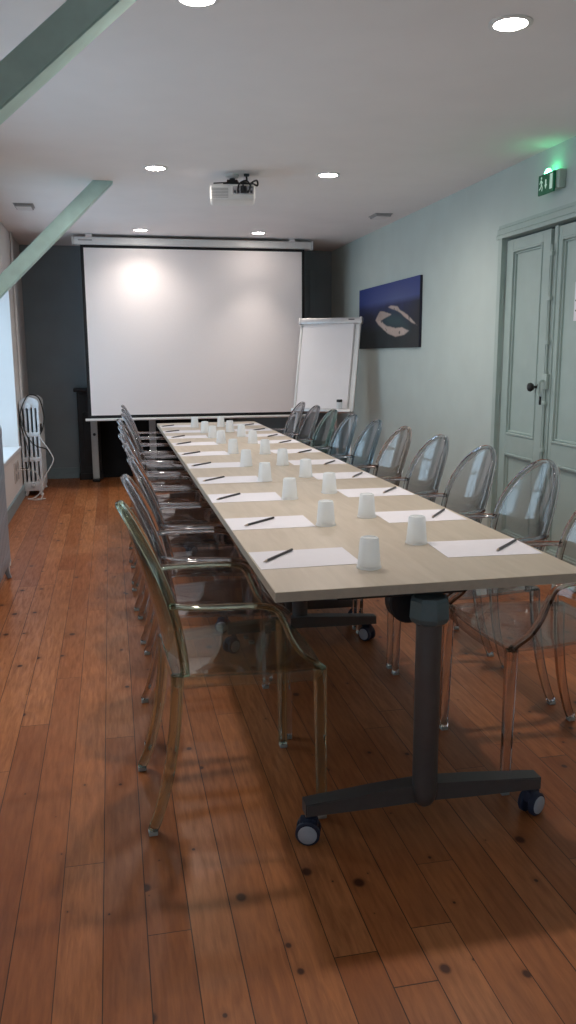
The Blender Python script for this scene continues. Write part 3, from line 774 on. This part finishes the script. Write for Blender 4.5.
for side, L in enumerate((cupL, cupR)):
    for k, (x, y) in enumerate(L):
        if not cup:
            b = BM(); lathe(b, [(.0345, 0), (.036, .002), (.035, .006), (.033, .008), (.0265, .084), (.024, .088), (.021, .088), (.020, .085), (.002, .085)], 28, capb=False, capt=True)
            cup = obj('plastic_cup', b, MAT['cup'], None, 'y'); o = cup
        else:
            o = cup.copy(); COL.objects.link(o)
        o.location = (x, y, TT+.0004); o.rotation_euler = (0, 0, random.uniform(0, 6))
        tag(o, 'upturned frosted plastic cup in the %s line of cups, %s' % (('left', 'right')[side], ('nearest one' if k == 0 else 'farthest one' if k == 9 else NTH[k]+' from the near end')), 'cup', 'upturned plastic cups on the tables')

# ------------------------------------------------------------------ clear oval-back armchairs
def chair_base():
    """local: +x is the front, origin on the floor under the seat"""
    t = thing('clear_armchair', '', 'chair', group='clear plastic armchairs around the tables')
    ZM, ZT, WM = .675, .922, .197
    def xb(z): 
        k = max(0, (z-.44)/.485); return -.165-.125*k**1.15
    def bow(y): return .045*(y/WM)**2
    arch = []
    for i in range(9): 
        z = .455+(ZM-.455)*i/9; hw = WM-.035*((ZM-z)/.22)**2; arch.append((hw, z))
    for i in range(0, 15):
        a = PI/2*i/14; arch.append((WM*cos(a), ZM+(ZT-ZM)*sin(a)))
    def P3(y, z, off=0): return Vector((xb(z)+bow(y)+off, y, z))
    path = [P3(y, z) for (y, z) in arch]+[P3(-y, z) for (y, z) in arch[::-1][1:]]
    b = BM(); sweep(b, path, .017, .026, up=lambda i: (1, 0, .28), n=12, p=3.2); obj('back_frame', b, FRAME['smoke'], t, 'y')
    # bowed panel inside the frame, two skins
    b = BM(); rows = []
    zz = [.50+(ZM-.50)*i/6 for i in range(6)]+[None]*11
    for s_, off in ((0, -.0035), (1, .0035)):
        R = []
        for i in range(17):
            if i < 6: z = zz[i]; hw = WM-.035*((ZM-z)/.22)**2
            else: a = PI/2*(i-6)/10*.985; hw = WM*cos(a); z = ZM+(ZT-ZM)*sin(a)
            hw = max(hw-.004, .002)
            R.append([b.verts.new(P3(hw*(2*j/12-1), z-.001, off)) for j in range(13)])
        rows.append(R)
        for i in range(16):
            for j in range(12): b.faces.new((R[i][j], R[i][j+1], R[i+1][j+1], R[i+1][j]))
    A, B_ = rows
    for j in range(12):
        b.faces.new((A[0][j], A[0][j+1], B_[0][j+1], B_[0][j])); b.faces.new((A[-1][j], A[-1][j+1], B_[-1][j+1], B_[-1][j]))
    for i in range(16):
        b.faces.new((A[i][0], A[i+1][0], B_[i+1][0], B_[i][0])); b.faces.new((A[i][-1], A[i+1][-1], B_[i+1][-1], B_[i][-1]))
    obj('backrest', b, PANEL['smoke'], t, 'y')
    # seat plate, slightly dished
    def hwid(x): return .185+(.232-.185)*max(0, min(1, (x+.165)/.30))
    xs = [-.175+.43*i/18 for i in range(19)]
    def front(y): return .258-.018*(y/.235)**2
    b = BM(); tops = []
    for off in (0, -.010):
        R = []
        for x in xs:
            row = []
            for j in range(15):
                y = hwid(x)*(2*j/14-1); fx = -.175+(x+.175)*(front(y)+.175)/.43
                u = 2*j/14-1; dish = -.014*(1-u*u)*(1-((x-.03)/.22)**2 if abs(x-.03) < .22 else 0)
                row.append(b.verts.new((fx, y, .470+dish+off)))
            R.append(row)
        tops.append(R)
        for i in range(18):
            for j in range(14): b.faces.new((R[i][j], R[i][j+1], R[i+1][j+1], R[i+1][j]))
    A, B_ = tops
    for j in range(14):
        b.faces.new((A[0][j], A[0][j+1], B_[0][j+1], B_[0][j])); b.faces.new((A[-1][j], A[-1][j+1], B_[-1][j+1], B_[-1][j]))
    for i in range(18):
        b.faces.new((A[i][0], A[i+1][0], B_[i+1][0], B_[i][0])); b.faces.new((A[i][-1], A[i+1][-1], B_[i+1][-1], B_[i][-1]))
    obj('seat', b, PANEL['smoke'], t, 'y')
    # apron under the seat edge
    per = [Vector((-.172, y, .447)) for y in (.15, .0, -.15)]
    L = [(x, hwid(x)) for x in (-.165, -.08, 0, .08, .16, .225)]
    right = [Vector((x, -w_, .447)) for x, w_ in L]; left = [Vector((x, w_, .447)) for x, w_ in L[::-1]]
    fr = [Vector((front(y), y, .447)) for y in (-.20, -.1, 0, .1, .20)]
    b = BM(); sweep(b, per+right+fr+left+[per[0]], .008, .034, up=(0, 0, 1), n=8, p=4); obj('seat_apron', b, PANEL['smoke'], t, 'y')
    for s_ in (-1, 1):
        # arm: leaves the back frame, runs forward, then sweeps down to the front leg
        pa = P3(s_*WM, .665); arm = [(pa.x-.004, pa.y+s_*.004, .672), (-.13, s_*.225, .671), (-.04, s_*.234, .668), (.05, s_*.236, .664), (.105, s_*.237, .650), (.130, s_*.237, .612), (.152, s_*.237, .560), (.185, s_*.236, .512), (.225, s_*.234, .483), (.246, s_*.232, .465)]
        b = BM(); sweep(b, catmull(arm, 5), .030, .016, up=lambda i: (.35, 0, .94) if i < 24 else (.8, 0, .6), n=10, p=3); obj('armrest', b, FRAME['smoke'], t, 'y')
        b = BM(); sweep(b, [(.238, s_*.226, .466), (.240, s_*.228, .25), (.243, s_*.230, .014)], .036, .036, up=(1, 0, 0), n=12, p=4, taper=lambda q: 1-.22*q); o = obj('leg', b, FRAME['smoke'], t, 'y')
        b = BM(); box(b, .230, .256, s_*.230-.013, s_*.230+.013, 0, .0138, .003); obj('glide', b, MAT['foot'], o)
        b = BM(); sweep(b, catmull([(-.160, s_*.172, .462), (-.168, s_*.176, .34), (-.190, s_*.182, .19), (-.222, s_*.188, .07), (-.245, s_*.191, .014)], 4), .032, .036, up=(1, 0, .2), n=12, p=4, taper=lambda q: 1-.2*q); o = obj('leg', b, FRAME['smoke'], t, 'y')
        b = BM(); box(b, -.258, -.232, s_*.191-.013, s_*.191+.013, 0, .0138, .003); obj('glide', b, MAT['foot'], o)
    return t
CX = [.297, .318, .350, .340, .325, .328, .326, .360, .370, .375]
LL = [
 ('green', 'green-tinted clear armchair at the near left corner of the table'),
 ('smoke', 'smoky clear armchair directly behind the green-tinted one on the left'),
 ('smoke', 'smoky clear armchair third from the camera along the left side'),
 ('smoke', 'smoky clear armchair fourth from the camera along the left side'),
 ('smoke', 'smoky clear armchair fifth from the camera along the left side'),
 ('smoke', 'smoky clear armchair sixth from the camera along the left side'),
 ('smoke', 'smoky clear armchair seventh from the camera along the left side'),
 ('smoke', 'smoky clear armchair eighth from the camera along the left side'),
 ('smoke', 'smoky clear armchair ninth from the camera along the left side'),
 ('smoke', 'smoky clear armchair at the far end of the left side, nearest the screen')]
RL = [
 ('amber', 'amber-tinted clear armchair at the near right corner, cut by the photo edge'),
 ('smoke', 'smoky clear armchair with tall oval back before the gap of the double door'),
 ('smoke', 'smoky clear armchair at the left edge of the double door frame'),
 ('smoke', 'smoky clear armchair against plain mint wall, fourth on the right side'),
 ('amber', 'faintly amber clear armchair fifth along the right side'),
 ('blue', 'blue-tinged clear armchair below the picture, sixth along the right side'),
 ('blue', 'blue-tinged clear armchair just right of the flipchart pot, seventh on the right'),
 ('teal', 'teal-green clear armchair under the middle of the flipchart'),
 ('smoke', 'smoky clear armchair under the left part of the flipchart'),
 ('smoke', 'smoky clear armchair at the far end of the right side, beside the screen')]
proto = chair_base(); first = True
for side, LST in enumerate((LL, RL)):
    for k, (tint, lab) in enumerate(LST):
        if first: o = proto; first = False
        else: o = dup(proto, lab)
        o['label'] = lab
        y = 2.365+.532*k; rz = random.uniform(-.02, .02)
        if side == 0:
            o.location = (CX[k], y, 0); o.rotation_euler = (0, 0, (.045 if k == 0 else rz))
        else:
            o.location = (1.372, y+.02, 0); o.rotation_euler = (0, 0, PI+rz)
        for ch in o.children:
            sl = ch.material_slots[0]; sl.link = 'OBJECT'
            sl.material = (PANEL if ch.name.split('.')[0] in ('seat', 'backrest', 'seat_apron') else FRAME)[tint]
